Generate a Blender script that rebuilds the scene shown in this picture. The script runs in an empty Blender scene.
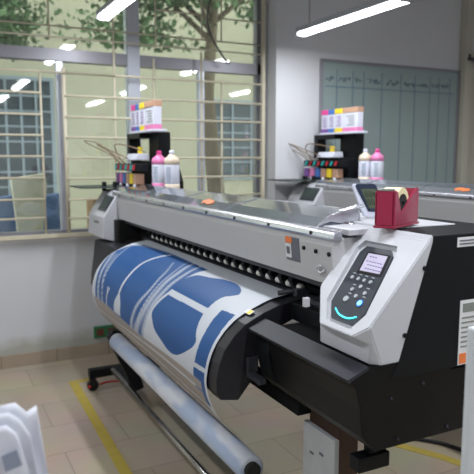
import bpy, bmesh, math, random
from mathutils import Vector, Matrix
random.seed(7)
sc = bpy.context.scene
COL = sc.collection
rad = math.radians

# ---------------------------------------------------------------- materials
def mat(name, col, rough=.5, metal=0., noise=0., nscale=8., bump=0., trans=0., ior=1.45, emit=None, es=0., coat=0., alpha=1., spec=.5):
    m = bpy.data.materials.new(name); m.use_nodes = True
    nt = m.node_tree; b = nt.nodes['Principled BSDF']
    c = (*col, 1)
    b.inputs['Base Color'].default_value = c
    b.inputs['Roughness'].default_value = rough
    b.inputs['Metallic'].default_value = metal
    b.inputs['Transmission Weight'].default_value = trans
    b.inputs['IOR'].default_value = ior
    b.inputs['Coat Weight'].default_value = coat
    b.inputs['Alpha'].default_value = alpha
    b.inputs['Specular IOR Level'].default_value = spec
    if emit:
        b.inputs['Emission Color'].default_value = (*emit, 1); b.inputs['Emission Strength'].default_value = es
    tc = nt.nodes.new('ShaderNodeTexCoord')
    n = nt.nodes.new('ShaderNodeTexNoise'); n.inputs['Scale'].default_value = nscale; n.inputs['Detail'].default_value = 6
    nt.links.new(tc.outputs['Object'], n.inputs['Vector'])
    if noise > 0:
        r = nt.nodes.new('ShaderNodeMix'); r.data_type = 'RGBA'
        r.inputs['A'].default_value = tuple(min(1, v*(1-noise)) for v in col)+(1,)
        r.inputs['B'].default_value = tuple(min(1, v*(1+noise)) for v in col)+(1,)
        nt.links.new(n.outputs['Fac'], r.inputs['Factor']); nt.links.new(r.outputs['Result'], b.inputs['Base Color'])
    if bump > 0:
        bp = nt.nodes.new('ShaderNodeBump'); bp.inputs['Strength'].default_value = bump; bp.inputs['Distance'].default_value = .01
        nt.links.new(n.outputs['Fac'], bp.inputs['Height']); nt.links.new(bp.outputs['Normal'], b.inputs['Normal'])
    return m

M = {}
M['white'] = mat('printer_white', (.54, .55, .59), .38, noise=.03, nscale=6)
M['beam'] = mat('printer_beam_grey_white', (.50, .505, .515), .42, noise=.04, nscale=3)
M['silver'] = mat('silver_lip', (.52, .53, .58), .22, metal=.75)
M['black'] = mat('printer_black', (.008, .009, .011), .5, spec=.2, noise=.15, nscale=30)
M['blackgloss'] = mat('glossy_black_cover', (.007, .007, .008), .38, noise=.1, nscale=12, spec=.22)
M['darkgrey'] = mat('dark_grey_plastic', (.040, .042, .052), .42, noise=.1, nscale=20)
M['guide'] = mat('print_guide', (.016, .016, .020), .4, spec=.3)
M['stripgrey'] = mat('front_strip_grey', (.030, .032, .040), .5, spec=.3)
M['void'] = mat('inside_black', (.006, .006, .007), .7)
M['steel'] = mat('brushed_steel', (.45, .44, .42), .25, metal=1.)
M['rubber'] = mat('rubber', (.012, .012, .012), .7)
M['roller'] = mat('roller_white', (.75, .73, .68), .35)
M['panel'] = mat('keypad_dark', (.045, .05, .062), .3)
M['screen'] = mat('lcd_screen', (.35, .33, .42), .25, emit=(.55, .5, .68), es=.42)
M['screenink'] = mat('lcd_dark_segments', (.08, .07, .25), .4)
M['button'] = mat('grey_button', (.42, .45, .48), .4)
M['blueled'] = mat('blue_led', (.1, .3, 1), .3, emit=(.1, .35, 1), es=4.)
M['cyanled'] = mat('cyan_light_ring', (.1, .8, .9), .3, emit=(.05, .72, .85), es=1.3)
M['orange'] = mat('orange_label', (.85, .22, .06), .5)
M['labelwhite'] = mat('label_white', (.75, .76, .78), .5)
M['labelgrey'] = mat('label_grey', (.13, .14, .17), .5)
M['ledge'] = mat('print_grey_text', (.22, .24, .22), .6)
M['red'] = mat('red_plastic', (.30, .010, .050), .35, noise=.08, nscale=10, coat=.3)
M['cream'] = mat('tape_cream', (.78, .70, .42), .45)
M['thermo'] = mat('thermo_white', (.66, .69, .80), .35)
M['navy'] = mat('navy_plastic', (.022, .035, .065), .35)
M['lcdgreen'] = mat('lcd_greenish', (.085, .115, .075), .25)
M['wall'] = mat('painted_plaster', (.66, .67, .70), .75, noise=.05, nscale=2.2, bump=.05)
M['ceil'] = mat('ceiling_paint', (.6, .6, .6), .8, noise=.04, nscale=2)
M['beige'] = mat('beige_paint', (.60, .55, .42), .45, noise=.1, nscale=9)
M['alu'] = mat('aluminium_frame', (.27, .27, .30), .4, metal=.3, noise=.06, nscale=5)
M['alulight'] = mat('aluminium_light', (.52, .55, .62), .38, metal=.35)
M['pink'] = mat('pink_ink_cap', (.78, .06, .30), .4)
M['pinkpale'] = mat('pale_pink_bottle', (.74, .22, .45), .4)
M['blue'] = mat('blue_ink', (.06, .18, .52), .4)
M['purple'] = mat('purple_ink', (.22, .08, .35), .4)
M['yellow'] = mat('yellow_ink', (.88, .66, .03), .45)
M['brown'] = mat('light_brown_ink', (.50, .30, .20), .5)
M['bottle'] = mat('bottle_white', (.66, .68, .78), .35)
M['bottlecream'] = mat('bottle_cream', (.74, .62, .48), .4)
M['cyan'] = mat('cyan_cap', (.05, .62, .60), .4)
M['redcap'] = mat('red_cap', (.75, .05, .07), .4)
M['tube'] = mat('ink_tube', (.20, .14, .09), .4)
M['wood'] = mat('brown_wood', (.060, .028, .017), .6, noise=.35, nscale=14)
M['oldwhite'] = mat('worn_white_board', (.48, .50, .52), .6, noise=.16, nscale=16, bump=.2)
M['tape'] = mat('yellow_floor_tape', (.46, .35, .06), .5, noise=.18, nscale=12)
M['paper'] = mat('white_paper', (.74, .76, .85), .7, noise=.03, nscale=20)
M['paperink'] = mat('grey_print', (.28, .32, .42), .7)
M['green'] = mat('green_socket', (.03, .17, .07), .45)
M['darkred'] = mat('dark_red_socket', (.14, .045, .03), .5)
M['board'] = mat('whiteboard_glass', (.30, .375, .37), .16, noise=.04, nscale=1.5, coat=.3)
M['boardline'] = mat('board_blue_line', (.10, .19, .27), .5)
M['marker'] = mat('marker_writing', (.09, .16, .22), .5)
M['lampbody'] = mat('lamp_housing', (.45, .46, .5), .5)
M['tubeglow'] = mat('lit_tube', (1, 1, 1), .5, emit=(.93, .97, 1), es=9)
M['wire'] = mat('hanging_wire', (.1, .1, .1), .6)
M['cable'] = mat('black_cable', (.012, .012, .015), .5)
M['whitecable'] = mat('white_cable', (.7, .72, .74), .5)
M['postwhite'] = mat('white_steel', (.62, .66, .70), .4)
M['doorpaint'] = mat('door_cream', (.52, .50, .42), .5, noise=.06, nscale=5)
M['doordark'] = mat('door_recess_green_grey', (.10, .12, .10), .6)
M['tabletop'] = mat('table_laminate', (.45, .42, .38), .5)
M['red2'] = mat('red_lock', (.55, .02, .02), .5)
M['plate'] = mat('dark_acrylic', (.05, .065, .060), .5, spec=.3)
M['outwall'] = mat('outside_cream_plaster', (.54, .53, .41), .8, noise=.08, nscale=1.2)
M['outwall2'] = mat('outside_pale_wall', (.60, .61, .56), .8, noise=.06, nscale=1)
M['outdark'] = mat('outside_window_glass', (.05, .075, .095), .15)
M['outblue'] = mat('outside_blue_bars', (.32, .40, .48), .5)
M['bark'] = mat('bark', (.16, .13, .09), .9, noise=.3, nscale=10, bump=.4)
M['leaf'] = mat('leaf', (.11, .20, .09), .6, noise=.5, nscale=3)
M['outground'] = mat('outside_concrete', (.30, .29, .26), .9, noise=.2, nscale=3)
M['card'] = mat('outside_cream_card', (.64, .61, .48), .6, noise=.05)
M['bluefab'] = mat('outside_blue_print', (.07, .15, .36), .6, noise=.3, nscale=9)
M['box'] = mat('cardboard', (.36, .22, .11), .8, noise=.12)

def glassmat(name, col, alpha, rough=.03):
    """thin sheet: mostly clear, with a real fresnel reflection"""
    m = bpy.data.materials.new(name); m.use_nodes = True
    nt = m.node_tree; nt.nodes.clear()
    o = nt.nodes.new('ShaderNodeOutputMaterial'); g = nt.nodes.new('ShaderNodeBsdfGlossy'); g.inputs['Roughness'].default_value = rough
    t = nt.nodes.new('ShaderNodeBsdfTransparent'); t.inputs['Color'].default_value = (*col, 1)
    d = nt.nodes.new('ShaderNodeBsdfDiffuse'); d.inputs['Color'].default_value = (.6, .66, .72, 1)
    fr = nt.nodes.new('ShaderNodeFresnel'); fr.inputs['IOR'].default_value = 1.55
    mu = nt.nodes.new('ShaderNodeMath'); mu.operation = 'MULTIPLY'; mu.inputs[1].default_value = 1.7; mu.use_clamp = True
    m0 = nt.nodes.new('ShaderNodeMixShader'); m0.inputs[0].default_value = alpha
    m1 = nt.nodes.new('ShaderNodeMixShader')
    L = nt.links.new
    L(t.outputs[0], m0.inputs[1]); L(d.outputs[0], m0.inputs[2])
    L(fr.outputs[0], mu.inputs[0]); L(mu.outputs[0], m1.inputs[0]); L(m0.outputs[0], m1.inputs[1]); L(g.outputs[0], m1.inputs[2])
    L(m1.outputs[0], o.inputs[0])
    return m
M['glass'] = glassmat('window_glass', (.93, .96, .93), .03)
M['acrylic'] = glassmat('clear_acrylic', (.82, .84, .90), .30, .08)

def floor_mat():
    m = bpy.data.materials.new('beige_floor_tiles'); m.use_nodes = True
    nt = m.node_tree; b = nt.nodes['Principled BSDF']; L = nt.links.new
    tc = nt.nodes.new('ShaderNodeTexCoord'); mp = nt.nodes.new('ShaderNodeMapping')
    mp.inputs['Location'].default_value = (.22, -.19, 0)
    br = nt.nodes.new('ShaderNodeTexBrick'); br.inputs['Scale'].default_value = 1.
    br.inputs['Color1'].default_value = (.43, .365, .275, 1); br.inputs['Color2'].default_value = (.50, .425, .32, 1)
    br.inputs['Mortar'].default_value = (.31, .26, .20, 1); br.inputs['Mortar Size'].default_value = .004
    br.inputs['Mortar Smooth'].default_value = .4
    br.inputs['Brick Width'].default_value = .74; br.inputs['Row Height'].default_value = .37
    no = nt.nodes.new('ShaderNodeTexNoise'); no.inputs['Scale'].default_value = 2.5; no.inputs['Detail'].default_value = 8
    mx = nt.nodes.new('ShaderNodeMix'); mx.data_type = 'RGBA'; mx.blend_type = 'MULTIPLY'; mx.inputs['Factor'].default_value = .35
    L(tc.outputs['Object'], mp.inputs[0]); L(mp.outputs[0], br.inputs['Vector']); L(tc.outputs['Object'], no.inputs['Vector'])
    L(br.outputs['Color'], mx.inputs['A']); L(no.outputs['Color'], mx.inputs['B']); L(mx.outputs['Result'], b.inputs['Base Color'])
    b.inputs['Roughness'].default_value = .32
    return m
M['floor'] = floor_mat()

def lower_wall_mat():
    m = mat('stained_white_plaster', (.62, .63, .66), .8)
    nt = m.node_tree; b = nt.nodes['Principled BSDF']; L = nt.links.new
    tc = nt.nodes.new('ShaderNodeTexCoord'); sx = nt.nodes.new('ShaderNodeSeparateXYZ'); n = nt.nodes.new('ShaderNodeTexNoise')
    n.inputs['Scale'].default_value = 5; n.inputs['Detail'].default_value = 8
    L(tc.outputs['Object'], sx.inputs[0]); L(tc.outputs['Object'], n.inputs['Vector'])
    ad = nt.nodes.new('ShaderNodeMath'); ad.operation = 'MULTIPLY_ADD'; ad.inputs[1].default_value = -.28; L(n.outputs['Fac'], ad.inputs[0]); L(sx.outputs['Z'], ad.inputs[2])
    r = nt.nodes.new('ShaderNodeValToRGB'); e = r.color_ramp.elements
    e[0].position = -.0; e[0].color = (.42, .42, .38, 1); e[1].position = .13; e[1].color = (.62, .63, .66, 1)
    L(ad.outputs[0], r.inputs[0]); L(r.outputs[0], b.inputs['Base Color'])
    return m
M['lowerwall'] = lower_wall_mat()

def skirt_mat():
    m = bpy.data.materials.new('skirting_tile'); m.use_nodes = True
    nt = m.node_tree; b = nt.nodes['Principled BSDF']; L = nt.links.new
    tc = nt.nodes.new('ShaderNodeTexCoord'); sx = nt.nodes.new('ShaderNodeSeparateXYZ'); cb = nt.nodes.new('ShaderNodeCombineXYZ'); cb.inputs['Y'].default_value = .25
    br = nt.nodes.new('ShaderNodeTexBrick'); br.inputs['Scale'].default_value = 1; br.offset = 0
    br.inputs['Brick Width'].default_value = .42; br.inputs['Row Height'].default_value = .5; br.inputs['Mortar Size'].default_value = .003
    br.inputs['Color1'].default_value = (.36, .29, .22, 1); br.inputs['Color2'].default_value = (.42, .345, .265, 1); br.inputs['Mortar'].default_value = (.16, .13, .1, 1)
    L(tc.outputs['Object'], sx.inputs[0]); L(sx.outputs['X'], cb.inputs[0]); L(cb.outputs[0], br.inputs['Vector']); L(br.outputs['Color'], b.inputs['Base Color'])
    b.inputs['Roughness'].default_value = .4
    return m
M['skirt'] = skirt_mat()

def print_mat():
    m = bpy.data.materials.new('printed_film'); m.use_nodes = True
    nt = m.node_tree; b = nt.nodes['Principled BSDF']
    a = nt.nodes.new('ShaderNodeVertexColor'); a.layer_name = 'print'
    nt.links.new(a.outputs['Color'], b.inputs['Base Color']); b.inputs['Roughness'].default_value = .48; b.inputs['Specular IOR Level'].default_value = .3
    return m
M['print'] = print_mat()
def roll_mat():
    m = bpy.data.materials.new('rolled_print'); m.use_nodes = True
    nt = m.node_tree; b = nt.nodes['Principled BSDF']; L = nt.links.new
    tc = nt.nodes.new('ShaderNodeTexCoord'); mp = nt.nodes.new('ShaderNodeMapping'); mp.inputs['Scale'].default_value = (9, 3.2, 9)
    mp.inputs['Rotation'].default_value = (0, .5, .35)
    n = nt.nodes.new('ShaderNodeTexNoise'); n.inputs['Scale'].default_value = 1.1; n.inputs['Detail'].default_value = 1.5
    r = nt.nodes.new('ShaderNodeValToRGB'); e = r.color_ramp.elements
    e[0].position = .47; e[0].color = (.64, .67, .74, 1); e[1].position = .60; e[1].color = (.40, .49, .66, 1)
    L(tc.outputs['Object'], mp.inputs[0]); L(mp.outputs[0], n.inputs[0]); L(n.outputs['Fac'], r.inputs[0]); L(r.outputs[0], b.inputs['Base Color'])
    b.inputs['Roughness'].default_value = .4
    return m
M['roll'] = roll_mat()

# ---------------------------------------------------------------- helpers
def tag(o, label=None, cat=None, group=None, kind=None):
    if label: o['label'] = label
    if cat: o['category'] = cat
    if group: o['group'] = group
    if kind: o['kind'] = kind
    return o
def thing(name, label, cat, loc=(0, 0, 0), group=None):
    o = bpy.data.objects.new(name, None); COL.objects.link(o); o.location = loc; o.empty_display_size = .1
    return tag(o, label, cat, group)
def root_loc(o):
    v = Vector((0, 0, 0))
    while o: v += o.location; o = o.parent
    return v
class MB:
    """collects shapes, built in world coordinates, as ONE mesh object"""
    def __init__(s): s.bm = bmesh.new()
    def box(s, x0, x1, y0, y1, z0, z1, bev=0):
        r = bmesh.ops.create_cube(s.bm, size=1)
        for v in r['verts']:
            v.co = Vector(((x0+x1)/2+v.co.x*(x1-x0), (y0+y1)/2+v.co.y*(y1-y0), (z0+z1)/2+v.co.z*(z1-z0)))
        if bev:
            es = list({e for v in r['verts'] for e in v.link_edges})
            bmesh.ops.bevel(s.bm, geom=es, offset=bev, segments=2, affect='EDGES', profile=.6)
        return s
    def prism(s, pts, a0, a1, axis=1, bev=0):
        """polygon in the other two axes, extruded along axis"""
        def mk(p, a):
            if axis == 1: return (p[0], a, p[1])
            if axis == 0: return (a, p[0], p[1])
            return (p[0], p[1], a)
        A = [s.bm.verts.new(mk(p, a0)) for p in pts]; B = [s.bm.verts.new(mk(p, a1)) for p in pts]
        n = len(pts); fs = []
        fs.append(s.bm.faces.new(A)); fs.append(s.bm.faces.new(B[::-1]))
        for i in range(n): fs.append(s.bm.faces.new((A[i], B[i], B[(i+1) % n], A[(i+1) % n])))
        bmesh.ops.recalc_face_normals(s.bm, faces=fs)
        if bev:
            es = list({e for f in fs for e in f.edges})
            bmesh.ops.bevel(s.bm, geom=es, offset=bev, segments=2, affect='EDGES', profile=.6)
        return s
    def tube(s, pts, r, seg=8, cap=True):
        pts = [Vector(p) for p in pts]; rings = []
        rr = r if isinstance(r, (list, tuple)) else [r]*len(pts)
        up = None
        for i, p in enumerate(pts):
            d = (pts[min(i+1, len(pts)-1)]-pts[max(i-1, 0)]).normalized()
            if up is None or abs(up.dot(d)) > .99: up = Vector((0, 0, 1)) if abs(d.z) < .9 else Vector((1, 0, 0))
            a = d.cross(up).normalized(); b = a.cross(d).normalized(); up = b
            rings.append([s.bm.verts.new(p+(a*math.cos(t)+b*math.sin(t))*rr[i]) for t in [2*math.pi*k/seg for k in range(seg)]])
        for i in range(len(rings)-1):
            for k in range(seg):
                f = s.bm.faces.new((rings[i][k], rings[i][(k+1) % seg], rings[i+1][(k+1) % seg], rings[i+1][k])); f.smooth = True
        if cap: s.bm.faces.new(rings[0][::-1]); s.bm.faces.new(rings[-1])
        return s
    def lathe(s, prof, c=(0, 0, 0), seg=24, ax='z'):
        rings = []
        for r, h in prof:
            ring = []
            for k in range(seg):
                t = 2*math.pi*k/seg; a, b = r*math.cos(t), r*math.sin(t)
                p = (a, b, h) if ax == 'z' else ((a, h, b) if ax == 'y' else (h, a, b))
                ring.append(s.bm.verts.new(Vector(c)+Vector(p)))
            rings.append(ring)
        fs = []
        for i in range(len(rings)-1):
            for k in range(seg):
                f = s.bm.faces.new((rings[i][k], rings[i][(k+1) % seg], rings[i+1][(k+1) % seg], rings[i+1][k])); f.smooth = True; fs.append(f)
        fs.append(s.bm.faces.new(rings[0][::-1])); fs.append(s.bm.faces.new(rings[-1]))
        bmesh.ops.recalc_face_normals(s.bm, faces=fs)
        return s
    def quad(s, *p):
        s.bm.faces.new([s.bm.verts.new(q) for q in p]); return s
    def build(s, name, m, parent=None, kind=None, thick=None):
        me = bpy.data.meshes.new(name); 
        # origin at the shape's middle bottom
        vs = [v.co for v in s.bm.verts]
        lo = Vector((min(v.x for v in vs), min(v.y for v in vs), min(v.z for v in vs))); hi = Vector((max(v.x for v in vs), max(v.y for v in vs), max(v.z for v in vs)))
        c = Vector(((lo.x+hi.x)/2, (lo.y+hi.y)/2, lo.z))
        for v in s.bm.verts: v.co -= c
        s.bm.to_mesh(me); s.bm.free(); me.materials.append(m if not isinstance(m, str) else M[m])
        o = bpy.data.objects.new(name, me); COL.objects.link(o)
        if parent: o.parent = parent; o.location = c-root_loc(parent)
        else: o.location = c
        if kind: o['kind'] = kind
        if thick:
            md = o.modifiers.new('thickness', 'SOLIDIFY'); md.thickness = thick
        return o
def struct(name, mb, m): return mb.build(name, m, None, 'structure')
def kids(o): return [c for c in bpy.data.objects if c.parent == o]
def copy_tree(o, parent=None, off=(0, 0, 0)):
    c = o.copy(); COL.objects.link(c); c.parent = parent
    if parent is None: c.location = o.location+Vector(off)
    for ch in kids(o): copy_tree(ch, c)
    return c
def spline(P, n=8):
    P = [Vector(p) for p in P]; Q = []
    for i in range(len(P)-1):
        p0, p1, p2, p3 = P[max(i-1, 0)], P[i], P[i+1], P[min(i+2, len(P)-1)]
        for k in range(n):
            t = k/n
            Q.append(.5*((2*p1)+(p2-p0)*t+(2*p0-5*p1+4*p2-p3)*t*t+(3*p1-p0-3*p2+p3)*t**3))
    Q.append(P[-1]); return Q

# ---------------------------------------------------------------- the room
WY = 4.88           # window wall plane
X0, X1, Y0, CZ = -1.9, 5.75, -2.6, 3.25
struct('floor', MB().box(X0, X1, Y0, WY+.2, -.1, 0), 'floor')
struct('ceiling', MB().box(X0, X1, Y0, WY+.2, CZ, CZ+.1), 'ceil')
struct('wall_left', MB().box(X0-.15, X0, Y0, WY+.2, 0, CZ), 'wall')
struct('wall_right', MB().box(X1, X1+.15, Y0, WY+.2, 0, CZ), 'wall')
struct('wall_front', MB().box(X0, X1, Y0-.15, Y0, 0, CZ), 'wall')
SILL = .975
struct('wall_under_window', MB().box(X0, 2.76, WY, WY+.2, 0, SILL), 'lowerwall')
struct('wall_over_window', MB().box(X0, 2.76, WY, WY+.2, 3.06, CZ), 'wall')
struct('wall_back', MB().box(2.76, 4.93, 4.69, WY+.2, 0, CZ), 'wall')
struct('trim_1', MB().box(X0, 2.76, WY-.03, WY+.2, SILL, SILL+.03), 'wall')      # window sill
struct('baseboard_back', MB().box(X0, 2.76, WY-.015, WY, 0, .10), 'skirt')
struct('baseboard_right', MB().box(2.745, 4.93, 4.675, 4.69, 0, .10), 'skirt')

# window: aluminium frame, transom, sliding sashes
def window():
    w = bpy.data.objects.new('window_1', None); COL.objects.link(w); w.location = (.4, WY, SILL); w['kind'] = 'structure'
    f = MB()
    f.box(X0, 2.76, WY+.03, WY+.13, 2.36, 2.45)                       # transom
    f.box(X0, 2.76, WY+.03, WY+.12, 1.005, 1.05); f.box(X0, 2.76, WY+.03, WY+.12, 3.02, 3.06)
    f.box(2.70, 2.76, WY+.03, WY+.12, 1.005, 3.06)
    f.build('window_frame', 'alu', w)
    m = MB()
    m.box(1.50, 1.60, WY+.02, WY+.12, 1.0, 3.05)
    m.build('mullion', 'alulight', w)
    for xa in (-1.02, .27, .935, 2.13):
        MB().box(xa, xa+.05, WY+.04, WY+.10, 1.04, 2.37).build('sash_stile', 'alulight', w)
    for xa, xb in ((X0, .96), (.96, 1.55), (1.55, 2.72)):
        MB().box(xa, xb, WY+.055, WY+.059, 1.05, 2.38).build('pane', 'glass', w)
    for xa, xb in ((X0, 1.55), (1.55, 2.72)):
        MB().box(xa, xb, WY+.055, WY+.059, 2.44, 3.03).build('pane', 'glass', w)
    return w
window()
# painted steel grille inside the glass
def grille():
    g = thing('window_grille', 'beige painted steel security grille across the big window', 'window grille', (.4, 4.83, 1.0))
    y = 4.83
    r = .0095
    rows = [2.262, 2.105, 1.945, 1.79, 1.632, 1.47, 1.308, 1.163]
    def bar(x0, x1, z, rr=r): MB().tube([(x0, y, z), (x1, y, z)], rr, 6).build('horizontal_bar', 'beige', g)
    def ver(x, z0, z1, rr=r): MB().tube([(x, y+.018, z0), (x, y+.018, z1)], rr, 6).build('vertical_bar', 'beige', g)
    for z in rows:
        bar(X0+.05, .80, z)
        if z > 2.2: bar(.80, 1.37, z)
        bar(.975, 2.73, z-.012 if z < 2.2 else z)
    MB().box(X0+.05, 2.74, y-.014, y+.014, 1.005, 1.035).build('bottom_rail', 'beige', g)
    for x in (-1.1, -.45, .16, .80): ver(x, 1.02, 2.27)
    ver(.975, 1.02, 2.30, .016)
    for x in (1.37, 2.12): ver(x, 1.02, 2.5)
    ver(2.31, 1.02, 2.26)
    for x in (1.70, ): ver(x, 1.02, 2.42)
    MB().box(2.695, 2.725, y-.012, y+.018, 1.02, 3.05).build('end_post', 'beige', g)
    # upper part, above the transom
    for z in (2.60, 2.52): bar(X0+.05, 2.73, z, .007)
    for x in (.18, .88, 1.37, 1.72): ver(x, 2.5, 3.05, .007)
    for x in (2.13, 2.31): ver(x, 2.6, 3.05, .007)
    bar(1.72, 2.13, 2.80, .007); bar(2.31, 2.71, 2.79, .007); bar(X0+.05, .88, 2.93, .007)
    # small stand-off brackets to the wall
    for x in (.975, 2.71): MB().box(x-.01, x+.01, y, WY+.03, 1.60, 1.62).build('bracket', 'beige', g)
grille()
tag(MB().tube(spline([(2.22, 4.80, 3.02), (2.16, 4.80, 2.80), (2.20, 4.80, 2.62), (2.33, 4.80, 2.44), (2.36, 4.80, 2.42)]), .008, 6).build('hanging_cable', 'wire'), 'thin dark cable hanging in a curve over the window grille', 'cable')

# white-board on the back wall
def whiteboard():
    w = thing('whiteboard', 'large greenish whiteboard with a ruled blue table on the back wall', 'whiteboard', (4.07, 4.68, 1.2))
    x0, x1, z0, z1, y = 3.235, 4.90, 1.10, 2.48, 4.688
    MB().box(x0, x1, y-.014, y, z0, z1).build('board_surface', 'board', w)
    f = MB(); t = .024
    f.box(x0-t, x1+t, y-.026, y, z1, z1+t, .003).box(x0-t, x1+t, y-.026, y, z0-t, z0, .003).box(x0-t, x0, y-.026, y, z0, z1, .003).box(x1, x1+t, y-.026, y, z0, z1, .003)
    f.build('board_frame', 'alu', w)
    l = MB()
    for x in (3.394, 3.576, 3.704, 3.919, 4.154, 4.333, 4.53, 4.651, 4.80): l.box(x-.0035, x+.0035, y-.016, y-.0138, z0+.02, 2.42)
    l.box(x0+.03, x1-.03, y-.016, y-.0138, 2.262, 2.27)
    l.build('ruled_lines', 'boardline', w)
    s = MB()
    random.seed(3)
    for a, b in ((3.27, 3.36), (3.42, 3.55), (3.60, 3.69), (3.74, 3.90), (3.98, 4.14), (4.18, 4.31), (4.36, 4.50), (4.55, 4.64), (4.67, 4.79)):
        x = a
        while x < b:
            P = [(x+dx, y-.0155, 2.335+random.uniform(-.028, .028)) for dx in (0, .008, .016, .026)]
            s.tube(P, .0036, 5); x += random.uniform(.026, .038)
    s.build('handwriting', 'marker', w)
whiteboard()

# door frame at the right of the board
def door():
    d = bpy.data.objects.new('door_1', None); COL.objects.link(d); d.location = (5.35, 4.7, 0); d['kind'] = 'structure'
    MB().box(4.935, 5.02, 4.60, 4.95, 0, CZ, .006).build('door_post', 'doorpaint', d)
    MB().box(5.02, 5.74, 4.66, 4.72, 2.62, 2.70, .004).build('door_head', 'doorpaint', d)
    MB().box(5.09, 5.74, 4.70, 4.75, .02, 2.60, .004).build('door_leaf', 'doorpaint', d)
    MB().box(5.02, 5.09, 4.74, 4.78, 0, 2.62).build('door_gap', 'doordark', d)
    for z in (2.45, 2.05, 1.62): MB().tube([(5.03, 4.65, z), (5.03, 4.65, z+.08)], .010, 8).build('hinge', 'darkgrey', d)
    MB().box(4.95, 5.3, 4.575, 4.60, 2.60, 2.625).tube([(4.97, 4.59, 2.60), (4.97, 4.59, 2.66)], .012, 8).build('bolt', 'darkgrey', d)
door()
struct('wall_over_door', MB().box(5.02, 5.75, 4.76, 5.08, 2.70, CZ), 'wall')
struct('wall_behind_door', MB().box(5.02, 5.75, 4.80, 5.08, 0, 2.70), 'wall')

# ceiling lamps
def lamp(x, y0, label):
    z = 2.6; L = 1.22
    t = thing('ceiling_lamp', label, 'lamp', (x, y0+L/2, z), 'hanging tube lamps')
    MB().prism([(x-.035, z+.055), (x+.035, z+.055), (x+.05, z+.012), (x-.05, z+.012)], y0, y0+L).build('lamp_housing', 'lampbody', t)
    MB().prism([(x-.036, z+.012), (x+.036, z+.012), (x+.030, z-.014), (x-.030, z-.014)], y0+.01, y0+L-.01).build('lamp_tube', 'tubeglow', t)
    for yy in (y0+.12, y0+L-.12): MB().tube([(x, yy, z+.05), (x, yy, CZ)], .003, 5).build('hanging_wire', 'wire', t)
    for k in (0, 1): MB().box(x-.05, x+.05, y0+k*(L-.012), y0+.012+k*(L-.012), z-.014, z+.05).build('end_cap', 'lampbody', t)
    a = bpy.data.lights.new('tube_light', 'AREA'); a.shape = 'RECTANGLE'; a.size = .07; a.size_y = L-.05; a.energy = LAMP_W; a.color = (.93, .96, 1)
    o = bpy.data.objects.new('tube_light', a); COL.objects.link(o); o.location = (x, y0+L/2, z-.02)
LAMP_W = 20
LAMPS = [(1.18, 3.20, 'lit tube lamp hanging near the window, cut by the top edge at left'),
         (2.74, 3.05, 'lit tube lamp hanging in front of the bare white wall'),
         (1.18, .55, 'lit tube lamp above the control end of the near printer'), (2.74, .55, 'lit tube lamp above the far printer, near row'),
         (-.55, 3.20, 'lit tube lamp by the window, beyond the left edge'), (-.55, .55, 'lit tube lamp over the space left of the camera'),
         (4.3, 1.2, 'lit tube lamp over the right side of the room'), (1.18, -1.6, 'lit tube lamp behind the camera'), (2.74, -1.6, 'lit tube lamp behind the camera, right row')]
for a in LAMPS: lamp(*a)

# socket box on the wall
def socket():
    s = thing('socket_box', 'small green double socket box low on the wall', 'socket', (1.25, WY-.01, .14))
    MB().box(1.15, 1.345, WY-.03, WY, .150, .245, .004).build('socket_case', 'green', s)
    for x in (1.20, 1.295): MB().box(x-.03, x+.03, WY-.036, WY-.029, .170, .226, .003).build('socket_outlet', 'darkred', s)
socket()

# ---------------------------------------------------------------- printers
FACE_N = (1.07, 1.155)   # point where slope distance is 0; the nose is a little lower
bx, bz = .2/.2973, .22/.2973
def fp(a, b, out=0.):      # point on the slanted control face: a along Y, b up the slope
    return Vector((FACE_N[0]+bx*b-bz*out, a, FACE_N[1]+bz*b+bx*out))
def face_poly(mb, pts, o0, o1):
    A = [mb.bm.verts.new(fp(a, b, o0)) for a, b in pts]; B = [mb.bm.verts.new(fp(a, b, o1)) for a, b in pts]
    n = len(pts); fs = [mb.bm.faces.new(A), mb.bm.faces.new(B[::-1])]
    for i in range(n): fs.append(mb.bm.faces.new((A[i], B[i], B[(i+1) % n], A[(i+1) % n])))
    bmesh.ops.recalc_face_normals(mb.bm, faces=fs)
def face_disc(mb, a, b, r, o0, o1, n=14):
    face_poly(mb, [(a+r*math.cos(2*math.pi*k/n), b+r*math.sin(2*math.pi*k/n)) for k in range(n)], o0, o1)

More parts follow.
